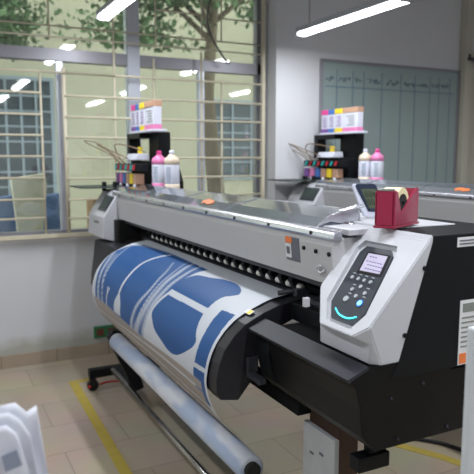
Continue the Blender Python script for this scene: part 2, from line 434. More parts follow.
YN, YF = 1.30, 4.52        # near end and far end of the printer
def make_printer():
    p = thing('wide_format_printer', '', 'printer', (1.45, 2.9, 0))
    # -- chassis
    MB().prism([(1.40, .98), (1.30, 1.06), (1.34, 1.37), (1.72, 1.37), (1.95, 1.36), (1.95, .98)], 1.50, YF-.02, bev=.004).build('rear_body', 'black', p)
    MB().prism([(1.18, 1.035), (1.282, 1.388), (1.30, 1.396), (1.95, 1.396), (1.95, .985), (1.15, .985)], YN, 1.50, bev=.003).build('end_cabinet', 'black', p)
    MB().prism([(1.07, 1.034), (1.012, 1.008), (1.034, .978), (1.05, .916), (1.06, .83), (1.11, .778), (1.86, .778), (1.86, .98), (1.4, .98), (1.25, 1.034)], YN+.003, 1.80, bev=.003).build('maintenance_box', 'blackgloss', p)
    MB().prism([(1.002, 1.012), (1.006, 1.002), (1.075, 1.030), (1.072, 1.040)], YN, 1.885, bev=.001).build('front_strip', 'stripgrey', p)
    MB().prism([(1.05, 1.0), (1.035, .93), (1.06, .83), (1.11, .778), (1.2, .778), (1.2, 1.0)], 1.80, 1.89, bev=.003).build('side_cover', 'black', p)
    for x, z in ((1.19, .80), (1.385, .80), (1.28, .955), (1.16, .93)): MB().lathe([(.005, -.003), (.005, .003)], (x, YN, z), 10, 'y').build('screw', 'stripgrey', p)
    # side labels
    l = MB().box(1.392, 1.56, YN-.002, YN+.002, 1.357, 1.386); l.build('rating_label', 'labelwhite', p)
    l = MB()
    for k in range(2): l.box(1.40, 1.55, YN-.0035, YN, 1.364+k*.010, 1.368+k*.010)
    l.build('label_print', 'labelgrey', p)
    MB().box(1.416, 1.52, YN-.002, YN+.002, .990, 1.192).build('caution_label', 'labelwhite', p)
    l = MB(); l.box(1.426, 1.51, YN-.0035, YN, 1.155, 1.182)
    for k in range(7): l.box(1.424, 1.51, YN-.0035, YN, 1.045+k*.015, 1.050+k*.015)
    l.build('label_print', 'ledge', p)
    MB().box(1.420, 1.448, YN-.004, YN, .994, 1.026).build('warning_mark', 'orange', p)
    # -- control head
    nb = -.046
    prof = [(1.07+bx*nb, 1.155+bz*nb), (1.276, 1.3815), (1.286, 1.3985), (1.294, 1.3985), (1.294, 1.380), (1.181, 1.037), (1.090, 1.037), (1.082, 1.098)]
    hb = MB().prism(prof, YN-.004, 1.61)
    # the lower outer corner is cut off slantwise
    for a, b, cc, sg in ((fp(1.338, nb), fp(YN-.004, -.002), Vector((1.084, YN-.004, 1.115)), -1), (fp(1.492, nb), fp(1.580, .045), Vector((1.09, 1.560, 1.03)), 1)):
        nn = (b-a).cross(cc-a).normalized()
        if nn.y*sg < 0: nn = -nn
        bmesh.ops.bisect_plane(hb.bm, geom=hb.bm.verts[:]+hb.bm.edges[:]+hb.bm.faces[:], plane_co=a, plane_no=nn, clear_outer=True)
        bmesh.ops.holes_fill(hb.bm, edges=[e for e in hb.bm.edges if e.is_boundary], sides=0)
    bmesh.ops.recalc_face_normals(hb.bm, faces=hb.bm.faces[:])
    bmesh.ops.bevel(hb.bm, geom=hb.bm.edges[:], offset=.0035, segments=2, affect='EDGES')
    c = hb.build('control_head', 'white', p)
    # recess cut for the keypad
    cut = MB(); face_poly(cut, [(1.552, .272), (1.402, .272), (1.385, .245), (1.340, .030), (1.362, -.026), (1.478, -.026), (1.536, .035), (1.570, .242)], .05, -.014)
    co = cut.build('cutter', 'white'); md = c.modifiers.new('recess', 'BOOLEAN'); md.object = co; md.operation = 'DIFFERENCE'; md.solver = 'EXACT'
    dg = bpy.context.evaluated_depsgraph_get(); me = bpy.data.meshes.new_from_object(c.evaluated_get(dg)); c.modifiers.clear(); c.data = me; bpy.data.objects.remove(co)
    k = MB(); face_poly(k, [(1.535, .255), (1.42, .256), (1.400, .236), (1.354, .036), (1.368, -.012), (1.472, -.012), (1.520, .038), (1.548, .230)], -.016, -.006)
    kp = k.build('keypad', 'panel', p)
    k = MB(); face_poly(k, [(1.512, .236), (1.408, .238), (1.388, .160), (1.497, .155)], -.008, -.0045); k.build('screen_bezel', 'void', kp)
    k = MB(); face_poly(k, [(1.503, .230), (1.416, .232), (1.400, .168), (1.490, .164)], -.0065, -.0035); k.build('screen', 'screen', kp)
    k = MB()
    for b0 in (.218, .200, .188, .174):
        a0 = 1.488 if b0 > .19 else 1.475
        for j in range(6 if b0 != .218 else 3):
            face_poly(k, [(a0-j*.0125, b0), (a0-.009-j*.0125, b0), (a0-.0095-j*.0125, b0+.003), (a0-j*.0125, b0+.003)], -.004, -.0032)
    k.build('screen_characters', 'screenink', kp)
    for i, (a, b) in enumerate([(1.503, .135), (1.473, .135), (1.445, .135), (1.415, .135), (1.441, .112), (1.468, .096), (1.407, .095), (1.434, .078)]):
        k = MB(); face_disc(k, a-.002, b, .0062, -.008, -.0025); k.build('button', 'button', kp)
    k = MB(); face_disc(k, 1.464, .060, .010, -.008, -.0025); k.build('button', 'button', kp)
    k = MB(); face_disc(k, 1.398, .060, .0125, -.008, -.0035); k.build('button_ring', 'blue', kp)
    k = MB(); face_disc(k, 1.398, .060, .0085, -.008, -.0022); k.build('power_button', 'blueled', kp)
    A = spline([(1.478, .016, 0), (1.452, .003, 0), (1.420, -.002, 0), (1.394, .001, 0), (1.374, .012, 0)], 5)
    k = MB(); k.tube([fp(v.x, v.y+.004, -.004) for v in A], .0026, 6); k.build('light_ring', 'cyanled', kp)
    k = MB()
    for a, b in ((1.503, .150), (1.473, .150), (1.445, .150), (1.415, .150), (1.47, .112), (1.405, .112), (1.398, .082), (1.464, .080)): face_poly(k, [(a+.008, b), (a-.006, b), (a-.006, b+.003), (a+.008, b+.003)], -.007, -.0055)
    k.build('keypad_print', 'button', kp)
    for x, z in ((1.262, 1.305), (1.196, 1.115)): MB().lathe([(.007, -.008), (.007, .0)], (x, YN-.002, z), 12, 'y').build('cover_screw', 'black', p)
    MB().box(1.055, 1.075, 1.60, 1.615, 1.145, 1.175, .002).build('side_catch', 'white', p)
    # -- left end cover
    prof = [(1.06, 1.215), (1.165, 1.378), (1.185, 1.39), (1.60, 1.39), (1.60, 1.06), (1.16, 1.04), (1.05, 1.07)]
    MB().prism(prof, 4.10, YF, bev=.006).build('far_end_cover', 'white', p)
    MB().box(1.13, 1.58, 4.03, 4.095, 1.03, 1.20).build('inner_side_plate', 'void', p)
    e = lambda t, y, o: (1.06+.105*t-.838*o, y, 1.215+.163*t+.54*o)
    q = MB()
    for (t0, t1, y0, y1) in ((.22, .84, 4.13, 4.34),):
        A = [q.bm.verts.new(e(t, y, .002)) for t, y in ((t0, y0), (t0, y1), (t1, y1), (t1, y0))]; B = [q.bm.verts.new(e(t, y, .006)) for t, y in ((t0, y0), (t0, y1), (t1, y1), (t1, y0))]
        q.bm.faces.new(A); q.bm.faces.new(B[::-1])
        for i in range(4): q.bm.faces.new((A[i], B[i], B[(i+1) % 4], A[(i+1) % 4]))
    wf = q.build('inspection_window', 'panel', p)
    q = MB(); q.quad(e(.30, 4.15, .008), e(.30, 4.325, .008), e(.77, 4.325, .008), e(.77, 4.15, .008)); q.build('window_insert', 'plate', wf, thick=.001)
    q = MB(); random.seed(5)
    for i in range(4):
        y = 4.345-.034*i
        q.tube([(1.0545, y, 1.165), (1.0565, y-.004, 1.192)], .003, 5).tube([(1.0545, y-.018, 1.163), (1.0565, y-.014, 1.192)], .003, 5).tube([(1.0545, y, 1.165+.02*(i % 2)), (1.0545, y-.018, 1.165+.02*(i % 2))], .003, 5)
    q.build('logo_lettering', 'ledge', p)
    # clear shelf plate at the far end
    MB().box(.955, 1.30, 4.30, 4.66, 1.405, 1.415, .002).build('side_plate', 'plate', p)
    for x, y in ((1.12, 4.33), (1.19, 4.30)): MB().box(x, x+.028, y, y+.03, 1.385, 1.45, .004).build('clamp', 'black', p)
    # lower skin of the far end and the print guide
    MB().prism([(1.045, 1.045), (1.03, .93), (1.01, .80), (1.005, .72), (1.10, .66), (1.8, .66), (1.8, 1.045)], 3.745, 4.30, bev=.006).build('far_end_skirt', 'guide', p)
    G = [(1.24, 1.092), (1.14, 1.078), (1.07, 1.054), (1.0, 1.022), (.955, .985), (.918, .94), (.895, .885), (.883, .83), (.884, .78), (.90, .755), (.97, .742), (1.02, .80), (1.05, .90), (1.10, .98), (1.24, 1.03)]
    MB().prism(G, 1.90, 3.74, bev=.002).build('print_guide', 'guide', p)
    MB().prism([(x-.004, z+.001) for x, z in G], 1.895, 1.975, bev=.003).build('guide_end_cap', 'guide', p)
    MB().prism([(1.052, 1.056), (1.03, 1.046), (1.03, 1.047), (1.051, 1.058)], 1.93, 1.975).build('caution_sticker', 'labelwhite', p)
    MB().prism([(1.0495, 1.0565), (1.031, 1.0482), (1.031, 1.0487), (1.0495, 1.0574)], 1.934, 1.956).build('yellow_mark', 'yellow', p)
    # inner lever and bits in the dark recess by the guide end
    MB().box(1.0, 1.045, 1.885, 1.90, .84, .90, .004).box(1.0, 1.03, 1.80, 1.90, .825, .845, .004).build('inner_lever', 'darkgrey', p)
    # -- platen with suction strip and pinch rollers
    MB().prism([(1.24, 1.04), (1.24, 1.100), (1.36, 1.108), (1.36, 1.04)], 1.62, 3.80, bev=.002).build('platen', 'darkgrey', p)
    MB().box(1.18, 1.36, 3.80, 4.10, 1.00, 1.06, .003).box(1.30, 1.36, 3.80, 4.10, 1.06, 1.20).build('far_bay', 'void', p)
    MB().box(1.19, 1.24, 1.62, 1.90, 1.02, 1.085, .003).build('platen_end', 'black', p)
    r = MB(); r.tube([(1.275, 1.66, 1.132), (1.275, 3.9, 1.132)], .009, 8); r.build('roller_shaft', 'black', p)
    MB().box(1.285, 1.33, 1.62, 3.95, 1.145, 1.20).build('roller_holder', 'black', p)
    n = 22
    for i in range(n):
        y = 1.93+i*(3.62-1.93)/(n-1)
        MB().lathe([(.008, -.0125), (.0135, -.010), (.0135, .010), (.008, .0125)], (1.252, y, 1.130), 12, 'y').build('pinch_roller', 'roller', p)
        MB().prism([(1.225, 1.150), (1.235, 1.175), (1.290, 1.195), (1.29, 1.125), (1.245, 1.118)], y+.024, y+.050).build('roller_arm', 'black', p)
    MB().box(1.215, 1.275, 1.90, 1.925, 1.10, 1.13, .004).tube([(1.17, 1.96, 1.108), (1.21, 1.93, 1.118), (1.25, 1.91, 1.12)], .010, 8).build('media_clamp', 'darkgrey', p)
    # -- carriage beam
    bp = [(1.168, 1.352), (1.155, 1.335), (1.166, 1.222), (1.166, 1.203), (1.34, 1.203), (1.34, 1.36), (1.19, 1.36)]
    MB().prism(bp, 1.60, 4.10, bev=.003).build('beam_cover', 'beam', p)
    MB().box(1.19, 1.215, 1.61, 4.10, 1.180, 1.203).build('beam_lower_lip', 'darkgrey', p)
    for y, z in ((1.763, 1.310), (1.69, 1.308), (1.615, 1.308)): MB().lathe([(.0075, -.006), (.0075, .003)], (1.158, y, z), 10, 'x').build('beam_screw', 'black', p)
    MB().tube(spline([(1.157, 1.655, 1.262), (1.150, 1.662, 1.262), (1.150, 1.675, 1.250), (1.150, 1.655, 1.240), (1.157, 1.640, 1.250)], 4), .004, 6).build('cable_clip', 'beam', p)
    lb = MB().prism([(1.1535, 1.338), (1.1570, 1.338), (1.1645, 1.252), (1.161, 1.252)], 1.795, 1.885).build('warning_label', 'labelgrey', p)
    MB().prism([(1.1522, 1.338), (1.1550, 1.338), (1.158, 1.316), (1.154, 1.316)], 1.842, 1.885).build('orange_panel', 'orange', lb)
    MB().prism([(1.1535, 1.314), (1.1550, 1.314), (1.163, 1.262), (1.1585, 1.262)], 1.848, 1.885).build('picture_panel', 'labelwhite', lb)
    MB().prism([(1.1530, 1.302), (1.1540, 1.302), (1.160, 1.275), (1.157, 1.275)], 1.856, 1.878).build('picture', 'labelgrey', lb)
    # -- clear top cover with silver lip
    tc = MB().prism([(1.166, 1.374), (1.166, 1.380), (1.235, 1.412), (1.345, 1.436), (1.36, 1.436), (1.36, 1.430), (1.345, 1.430), (1.238, 1.406)], 1.735, 4.30).build('clear_cover', 'acrylic', p)
    MB().prism([(1.160, 1.352), (1.153, 1.362), (1.157, 1.378), (1.170, 1.386), (1.190, 1.386), (1.190, 1.352)], 1.59, 4.22, bev=.003).build('cover_lip', 'silver', p)
    MB().box(1.20, 1.36, 1.735, 4.26, 1.365, 1.375).build('beam_top', 'alulight', p)
    MB().tube([(1.32, 1.70, 1.388), (1.32, 4.1, 1.388)], .006, 8).build('carriage_rail', 'steel', p)
    for y in (2.45, 3.05, 3.65):
        MB().prism([(1.17, 1.382), (1.238, 1.414), (1.345, 1.438), (1.345, 1.441), (1.236, 1.418), (1.168, 1.386)], y-.006, y+.006).build('cover_rib', 'acrylic', p)
    for i in range(9): MB().lathe([(.006, -.004), (.006, .003)], (1.155, 1.72+i*.29, 1.368), 10, 'x').build('lip_screw', 'black', p)
    # hinge bracket at the near end
    MB().prism([(1.175, 1.380), (1.24, 1.402), (1.36, 1.376), (1.36, 1.448), (1.24, 1.424)], 1.728, 1.734, bev=.001).build('cover_bracket', 'silver', p)
    MB().prism([(1.285, 1.430), (1.372, 1.449), (1.374, 1.456), (1.283, 1.438)], 1.708, 1.745, bev=.002).build('hinge', 'silver', p)
    MB().prism([(1.355, 1.375), (1.355, 1.435), (1.375, 1.435), (1.385, 1.375)], 1.74, 4.26).build('rear_rail', 'alulight', p)
    # sticker on the cover
    st = MB(); P = [(1.20+.8*(a-1.2), 2.72+.6*(b-3.0)) for a, b in ((1.20, 3.06), (1.215, 3.02), (1.20, 2.97), (1.205, 2.91), (1.22, 2.89), (1.245, 2.92), (1.24, 2.98), (1.26, 3.02), (1.25, 3.08), (1.225, 3.10))]
    zz = lambda x: 1.3815+.4637*(x-1.166) if x < 1.235 else 1.4135+.218*(x-1.235)
    st.bm.faces.new([st.bm.verts.new((x, y, zz(x)+.002)) for x, y in P])
    st.build('orange_sticker', 'orange', p, thick=.0015)
    # -- stand and take-up unit
    MB().box(1.36, 1.42, 1.62, 4.2, .70, .78, .004).build('stand_beam', 'black', p)
    MB().box(1.15, 1.21, 1.78, 4.05, .69, .745, .004).build('front_beam', 'black', p)
    for y in (1.86, 4.09):
        lg = MB().box(1.36, 1.46, y, y+.06, .16, .78, .004).build('stand_leg', 'black', p)
        ft = MB().box(.93, 1.85, y, y+.06, .095, .155, .004).build('stand_foot', 'black', p)
        for x in (.955, 1.82):
            MB().lathe([(.012, -.014), (.040, -.012), (.040, .012), (.012, .014)], (x, y+.03, .040), 16, 'y').box(x-.022, x+.022, y+.008, y+.052, .055, .097, .003).build('caster', 'rubber', ft)
            MB().box(x-.035, x-.02, y+.0, y+.05, .03, .045, .002).build('caster_lock', 'red2', ft)
    MB().box(1.17, 1.295, 1.45, 1.50, .622, .672, .004).box(1.22, 1.25, 1.46, 1.49, .67, .778).build('cross_bracket', 'black', p)
    MB().prism([(1.12, .12), (1.18, .14), (1.08, .52), (.99, .545), (.955, .50), (.99, .42)], 3.66, 3.72, bev=.004).box(1.10, 1.15, 3.70, 4.09, .12, .16, .004).build('take_up_bracket', 'black', p)
    MB().box(1.04, 1.36, 1.36, 1.40, .12, .20, .004).build('take_up_bracket', 'black', p)
    MB().tube([(1.075, 1.36, .16), (1.075, 4.02, .16)], .019, 14).build('tension_bar', 'steel', p)
    return p
printer = make_printer()
printer['label'] = 'near wide format printer with blue print running over its front'
printer['group'] = 'wide format printers'
DX, DZ = 1.71, 0.02

# ink system: rack, cartridges, bottles (things resting on the printer)
INK = []
def ink_rack():
    t = thing('ink_supply_rack', '', 'ink rack', (1.45, 4.3, 1.39), 'ink racks on the printers')
    MB().box(1.395, 1.54, 4.085, 4.54, 1.397, 1.60, .006).build('rack_body', 'black', t)
    MB().prism([(3.88, 1.397), (3.88, 1.46), (3.95, 1.56), (4.08, 1.60), (4.08, 1.397)], 1.515, 1.56, axis=0, bev=.004).build('side_wing', 'black', t)
    h = MB(); h.box(1.46, 1.55, 4.09, 4.30, 1.60, 1.80, .006); h.build('upper_case', 'black', t)
    h = MB(); h.box(1.38, 1.47, 4.52, 4.58, 1.60, 1.785, .004).box(1.38, 1.47, 4.27, 4.58, 1.76, 1.80, .004); h.build('upper_frame', 'blackgloss', t)
    MB().prism([(1.33, 1.605), (1.35, 1.65), (1.43, 1.65), (1.44, 1.605)], 4.22, 4.46, bev=.004).build('ink_tray', 'bottle', t)
    MB().box(1.39, 1.415, 4.31, 4.35, 1.65, 1.70, .003).build('yellow_valve', 'yellow', t)
    MB().box(1.38, 1.48, 3.96, 4.50, 1.798, 1.815, .003).build('cartridge_shelf', 'bottle', t)
    # bar with eight coloured levers
    cb = MB().box(1.29, 1.37, 4.05, 4.60, 1.528, 1.578, .004).build('lever_bar', 'black', t)
    for i in range(8):
        y = 4.545-i*.062
        MB().prism([(y+.018, 1.535), (y+.006, 1.535), (y-.016, 1.572), (y-.004, 1.572)], 1.275, 1.292, axis=0).build('ink_lever', 'cyan' if i % 2 == 0 else 'redcap', cb)
    for i in range(6):
        y = 4.57-i*.085
        m = MB().box(1.295, 1.36, y-.032, y+.032, 1.435, 1.510, .006).build('small_ink_tank', ('purple', 'pinkpale', 'blue', 'brown', 'yellow', 'brown')[i], t)
        MB().lathe([(.014, 0), (.014, .02)], (1.30, y, 1.415), 10).build('tank_cap', 'bottle' if i % 2 else 'black', m)
    MB().box(1.30, 1.37, 4.08, 4.62, 1.405, 1.418, .003).build('rack_base', 'darkgrey', t)
    for P in ([(1.33, 4.58, 1.57), (1.28, 4.66, 1.64), (1.12, 4.74, 1.73), (1.10, 4.72, 1.75), (1.20, 4.68, 1.72), (1.32, 4.50, 1.57)],
              [(1.33, 4.42, 1.57), (1.25, 4.56, 1.66), (1.16, 4.62, 1.72), (1.24, 4.5, 1.67), (1.36, 4.38, 1.60)],
              [(1.34, 4.52, 1.57), (1.30, 4.58, 1.66), (1.27, 4.50, 1.72), (1.34, 4.34, 1.70), (1.42, 4.26, 1.66)]):
        MB().tube(spline(P, 6), .0042, 6).build('ink_tube', 'tube', t)
    return t
def cartridge(y, w, cap, cat='ink cartridge'):
    t = thing('ink_cartridge', '', cat, (1.415, y, 1.815), 'ink cartridges on the racks')
    z = 1.815
    MB().box(1.388, 1.445, y-w/2+.002, y+w/2-.002, z+.03, z+.152, .003).build('cartridge_body', 'bottle', t)
    MB().box(1.385, 1.448, y-w/2+.001, y+w/2-.001, z+.150, z+.192, .004).build('cartridge_top', cap, t)
    MB().box(1.386, 1.447, y-w/2+.001, y+w/2-.001, z, z+.032, .003).build('cartridge_foot', {'pink': 'purple', 'brown': 'pinkpale', 'yellow': 'yellow', 'blue': 'blue'}[cap], t)
    l = MB()
    for k in range(5): l.box(1.3865, 1.3892, y-w*.3, y+w*.3*random.uniform(.2, 1), z+.05+k*.018, z+.056+k*.018)
    l.build('label_print', 'purple' if cap != 'brown' else 'ledge', t)
    return t
def bottle(x, y, kind):
    t = thing('ink_bottle', '', 'ink bottle', (x, y, 1.397), 'ink bottles on the printers')
    z = 1.397
    MB().lathe([(.046, 0), (.050, .006), (.050, .165), (.047, .17), (.03, .172)], (x, y, z), 28).build('bottle_body', 'bottle', t)
    cap = 'pinkpale' if kind == 'pink' else 'bottlecream'
    MB().lathe([(.051, .160), (.051, .182), (.046, .197), (.028, .208), (.017, .22)], (x, y, z), 28).build('bottle_shoulder', cap, t)
    MB().lathe([(.014, .218), (.017, .22), (.017, .240), (.012, .244)], (x, y, z), 18).build('bottle_cap', 'pink' if kind == 'pink' else 'bottle', t)
    MB().lathe([(.0505, .002), (.0505, .045)], (x, y, z), 28).build('bottom_band', cap if kind == 'pink' else 'bottlecream', t)
    l = MB()
    for k in range(8):
        w = random.uniform(.5, .8)
        l.prism([(x+.0515*math.cos(a), y+.0515*math.sin(a)) for a in [math.pi*1.22-w/2+w*j/6 for j in range(7)]]+[(x+.0495*math.cos(a), y+.0495*math.sin(a)) for a in [math.pi*1.22+w/2-w*j/6 for j in range(7)]], z+.055+k*.012, z+.059+k*.012, axis=2)
    l.build('label_print', 'boardline', t)
    return t
rack = ink_rack(); rack['label'] = 'black ink supply rack at the window end of the near printer'
carts = [(4.43, .10, 'pink'), (4.333, .09, 'blue'), (4.232, .11, 'yellow'), (4.075, .20, 'brown')]
names = {'pink': 'pink topped ink cartridge', 'blue': 'blue topped ink cartridge', 'yellow': 'yellow topped ink cartridge', 'brown': 'brown topped wide ink cartridge'}
cs = []
for y, w, c in carts:
    o = cartridge(y, w, c); o['label'] = names[c]+' on the near printer\'s ink rack'; cs.append((o, c))
b1 = bottle(1.44, 4.03, 'pink'); b1['label'] = 'pink capped white ink bottle standing at left on the near printer'
b2 = bottle(1.458, 3.83, 'cream'); b2['label'] = 'cream topped white ink bottle right of the pink one on the near printer'
for o in (b1, b2): o.scale = (1, 1, 1.12)
for o in (rack,): c = copy_tree(o, off=(DX, 0, DZ)); c['label'] = 'black ink supply rack on the far printer, before the whiteboard'
for o, k in cs: c = copy_tree(o, off=(DX, 0, DZ)); c['label'] = names[k]+' on the far printer\'s ink rack'
c = copy_tree(b2, off=(DX-.02, .10, DZ)); c['label'] = 'cream topped white ink bottle on the far printer before the whiteboard'
c = copy_tree(b1, off=(DX+.03, -.21, DZ)); c['label'] = 'pink capped ink bottle on the far printer, right of the cream one'
p2 = copy_tree(printer, off=(DX, 0, DZ)); p2['label'] = 'far wide format printer, mostly hidden behind the near printer'

# ---------------------------------------------------------------- printed film
def film():
    P = [(1.30, 1.10), (1.22, 1.098), (1.14, 1.086), (1.07, 1.062), (1.0, 1.03), (.95, .99), (.91, .94), (.885, .885), (.873, .83), (.872, .79), (.885, .73), (.92, .66), (.98, .59), (1.03, .54)]
    Q = spline([(x, 0, z) for x, z in P], 26)
    S = [0]
    for i in range(1, len(Q)): S.append(S[-1]+(Q[i]-Q[i-1]).length)
    B1 = [(2.604, .334), (2.624, .258), (2.595, .203), (2.519, .186), (2.463, .177), (2.389, .157), (2.28, .151), (2.191, .171), (2.145, .205), (2.17, .229), (2.2, .254), (2.202, .293), (2.194, .333)]
    B2 = [(2.585, .365), (2.189, .363), (2.171, .406), (2.143, .448), (2.12, .47), (2.135, .502), (2.212, .547), (2.28, .573), (2.359, .578), (2.448, .56), (2.547, .537), (2.593, .51), (2.635, .474), (2.62, .428), (2.603, .394)]
    B3 = [(2.100, .311), (1.996, .305), (1.988, .376), (1.985, .435), (1.985, .70), (2.085, .70), (2.088, .561), (2.083, .487), (2.086, .419), (2.094, .369)]
    A = [(3.675, .40), (3.70, .303), (3.67, .208), (3.567, .135), (3.183, .112), (2.605, .132), (2.625, .188), (2.625, .265), (2.60, .342), (2.63, .407), (2.67, .502), (2.704, .64), (3.60, .64), (3.64, .50)]
    polys = []
    for Z in (B1, B2, B3, A):
        if Z is B2: Z = Z[1:]+Z[:1]
        if Z is not B3 and Z is not A: Z = [(v.x, v.y) for v in spline([(a, b, 0) for a, b in Z], 3)]
        polys.append(Z)
    def strk(L): return [(v.x, v.y) for v in spline([(a, b, 0) for a, b in L], 6)]
    lines = [(strk([(3.111, .137), (3.149, .187), (3.18, .254), (3.166, .341), (3.162, .417), (3.161, .481), (3.156, .52)]), .008, .008),
             (strk([(2.80, .10), (2.769, .18), (2.735, .264), (2.709, .38), (2.74, .503), (2.83, .62)]), .006, .03),
             (strk([(2.93, .187), (2.835, .278), (2.795, .39), (2.853, .502), (2.90, .62)]), .003, .018),
             (strk([(2.70, .13), (2.68, .214), (2.650, .348), (2.665, .455), (2.70, .60)]), .006, .028),
             (strk([(2.86, .12), (2.80, .22), (2.76, .31), (2.75, .42), (2.79, .55)]), .002, .010),
             (strk([(3.75, .24), (3.64, .347), (3.60, .447), (3.54, .60)]), .012, .018),
             (strk([(3.66, .19), (3.58, .30), (3.52, .42), (3.45, .60)]), .004, .012),
             (strk([(3.64, .17), (3.40, .13), (3.10, .115), (2.8, .12)]), .010, .006),
             (strk([(3.62, .30), (3.56, .40), (3.50, .50)]), .004, .006),
             (strk([(3.375, .50), (3.36, .53), (3.345, .50)]), .004, .004), (strk([(3.365, .54), (3.36, .60)]), .005, .005),
             (strk([(2.10, .553), (2.06, .552), (2.02, .550), (1.97, .548)]), .005, .005)]
    blob = [(3.167, .49), (3.205, .54), (3.208, .60), (3.08, .60), (3.095, .536), (3.14, .49)]
    def inside(pt, poly):
        x, y = pt; c = False; n = len(poly); j = n-1
        for i in range(n):
            xi, yi = poly[i]; xj, yj = poly[j]
            if (yi > y) != (yj > y) and x < (xj-xi)*(y-yi)/(yj-yi)+xi: c = not c
            j = i
        return c
    bb = [(min(p[0] for p in Z), max(p[0] for p in Z), min(p[1] for p in Z), max(p[1] for p in Z)) for Z in polys]
    lb = [(min(p[0] for p in L)-.04, max(p[0] for p in L)+.04, min(p[1] for p in L)-.04, max(p[1] for p in L)+.04) for L, _, _ in lines]
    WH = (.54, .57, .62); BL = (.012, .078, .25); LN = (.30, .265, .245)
    def colour(y, s):
        blue = 0
        for Z, b in zip(polys, bb):
            if b[0] <= y <= b[1] and b[2] <= s <= b[3] and inside((y, s), Z): blue = 1; break
        if blue:
            if inside((y, s), blob): blue = 0
            else:
                for (L, w0, w1), b in zip(lines, lb):
                    if not (b[0] <= y <= b[1] and b[2] <= s <= b[3]): continue
                    best = 1e9; bi = 0
                    for i, (a, c) in enumerate(L):
                        d = (a-y)**2+(c-s)**2
                        if d < best: best = d; bi = i
                    w = w0+(w1-w0)*bi/max(1, len(L)-1)
                    if L is lines[0][0] or w0 == w1: k = 1. if best**.5 < w+.004 else 0
                    else: k = .72*max(0, min(1, 1.35-(best**.5)/(w+.004)))
                    blue *= 1-k
        ln = 0
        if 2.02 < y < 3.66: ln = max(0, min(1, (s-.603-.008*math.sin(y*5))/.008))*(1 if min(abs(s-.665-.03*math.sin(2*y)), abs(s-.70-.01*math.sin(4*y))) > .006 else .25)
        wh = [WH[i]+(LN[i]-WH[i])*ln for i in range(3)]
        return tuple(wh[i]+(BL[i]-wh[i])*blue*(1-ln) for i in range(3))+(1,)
    NY = 470; y0, y1 = 1.965, 3.70
    bm = bmesh.new(); grid = []; cols = []
    for j in range(NY+1):
        y = y0+(y1-y0)*j/NY; row = []
        for i, q in enumerate(Q):
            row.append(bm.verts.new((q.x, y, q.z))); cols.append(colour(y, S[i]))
        grid.append(row)
    for j in range(NY):
        for i in range(len(Q)-1):
            f = bm.faces.new((grid[j][i], grid[j+1][i], grid[j+1][i+1], grid[j][i+1])); f.smooth = True
    me = bpy.data.meshes.new('hanging_sheet'); c0 = Vector((1.0, 2.85, .54))
    for v in bm.verts: v.co -= c0
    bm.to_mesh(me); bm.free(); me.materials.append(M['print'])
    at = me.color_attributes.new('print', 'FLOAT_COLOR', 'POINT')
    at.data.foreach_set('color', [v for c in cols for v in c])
    root = thing('printed_film', 'blue and white printed film draped over the front of the near printer', 'printed film', (1.0, 2.85, .43))
    o = bpy.data.objects.new('film_sheet', me); COL.objects.link(o); o.parent = root; o.location = c0-root.location
    MB().lathe([(.030, -.88), (.050, -.88), (.052, -.6), (.051, .3), (.052, .88), (.030, .88)], (1.0, 2.735, .487), 40, 'y').build('take_up_roll', 'roll', root)
    MB().lathe([(.026, -.90), (.030, -.90), (.030, .92), (.026, .92)], (1.0, 2.735, .487), 20, 'y').build('roll_core', 'rubber', root)
film()

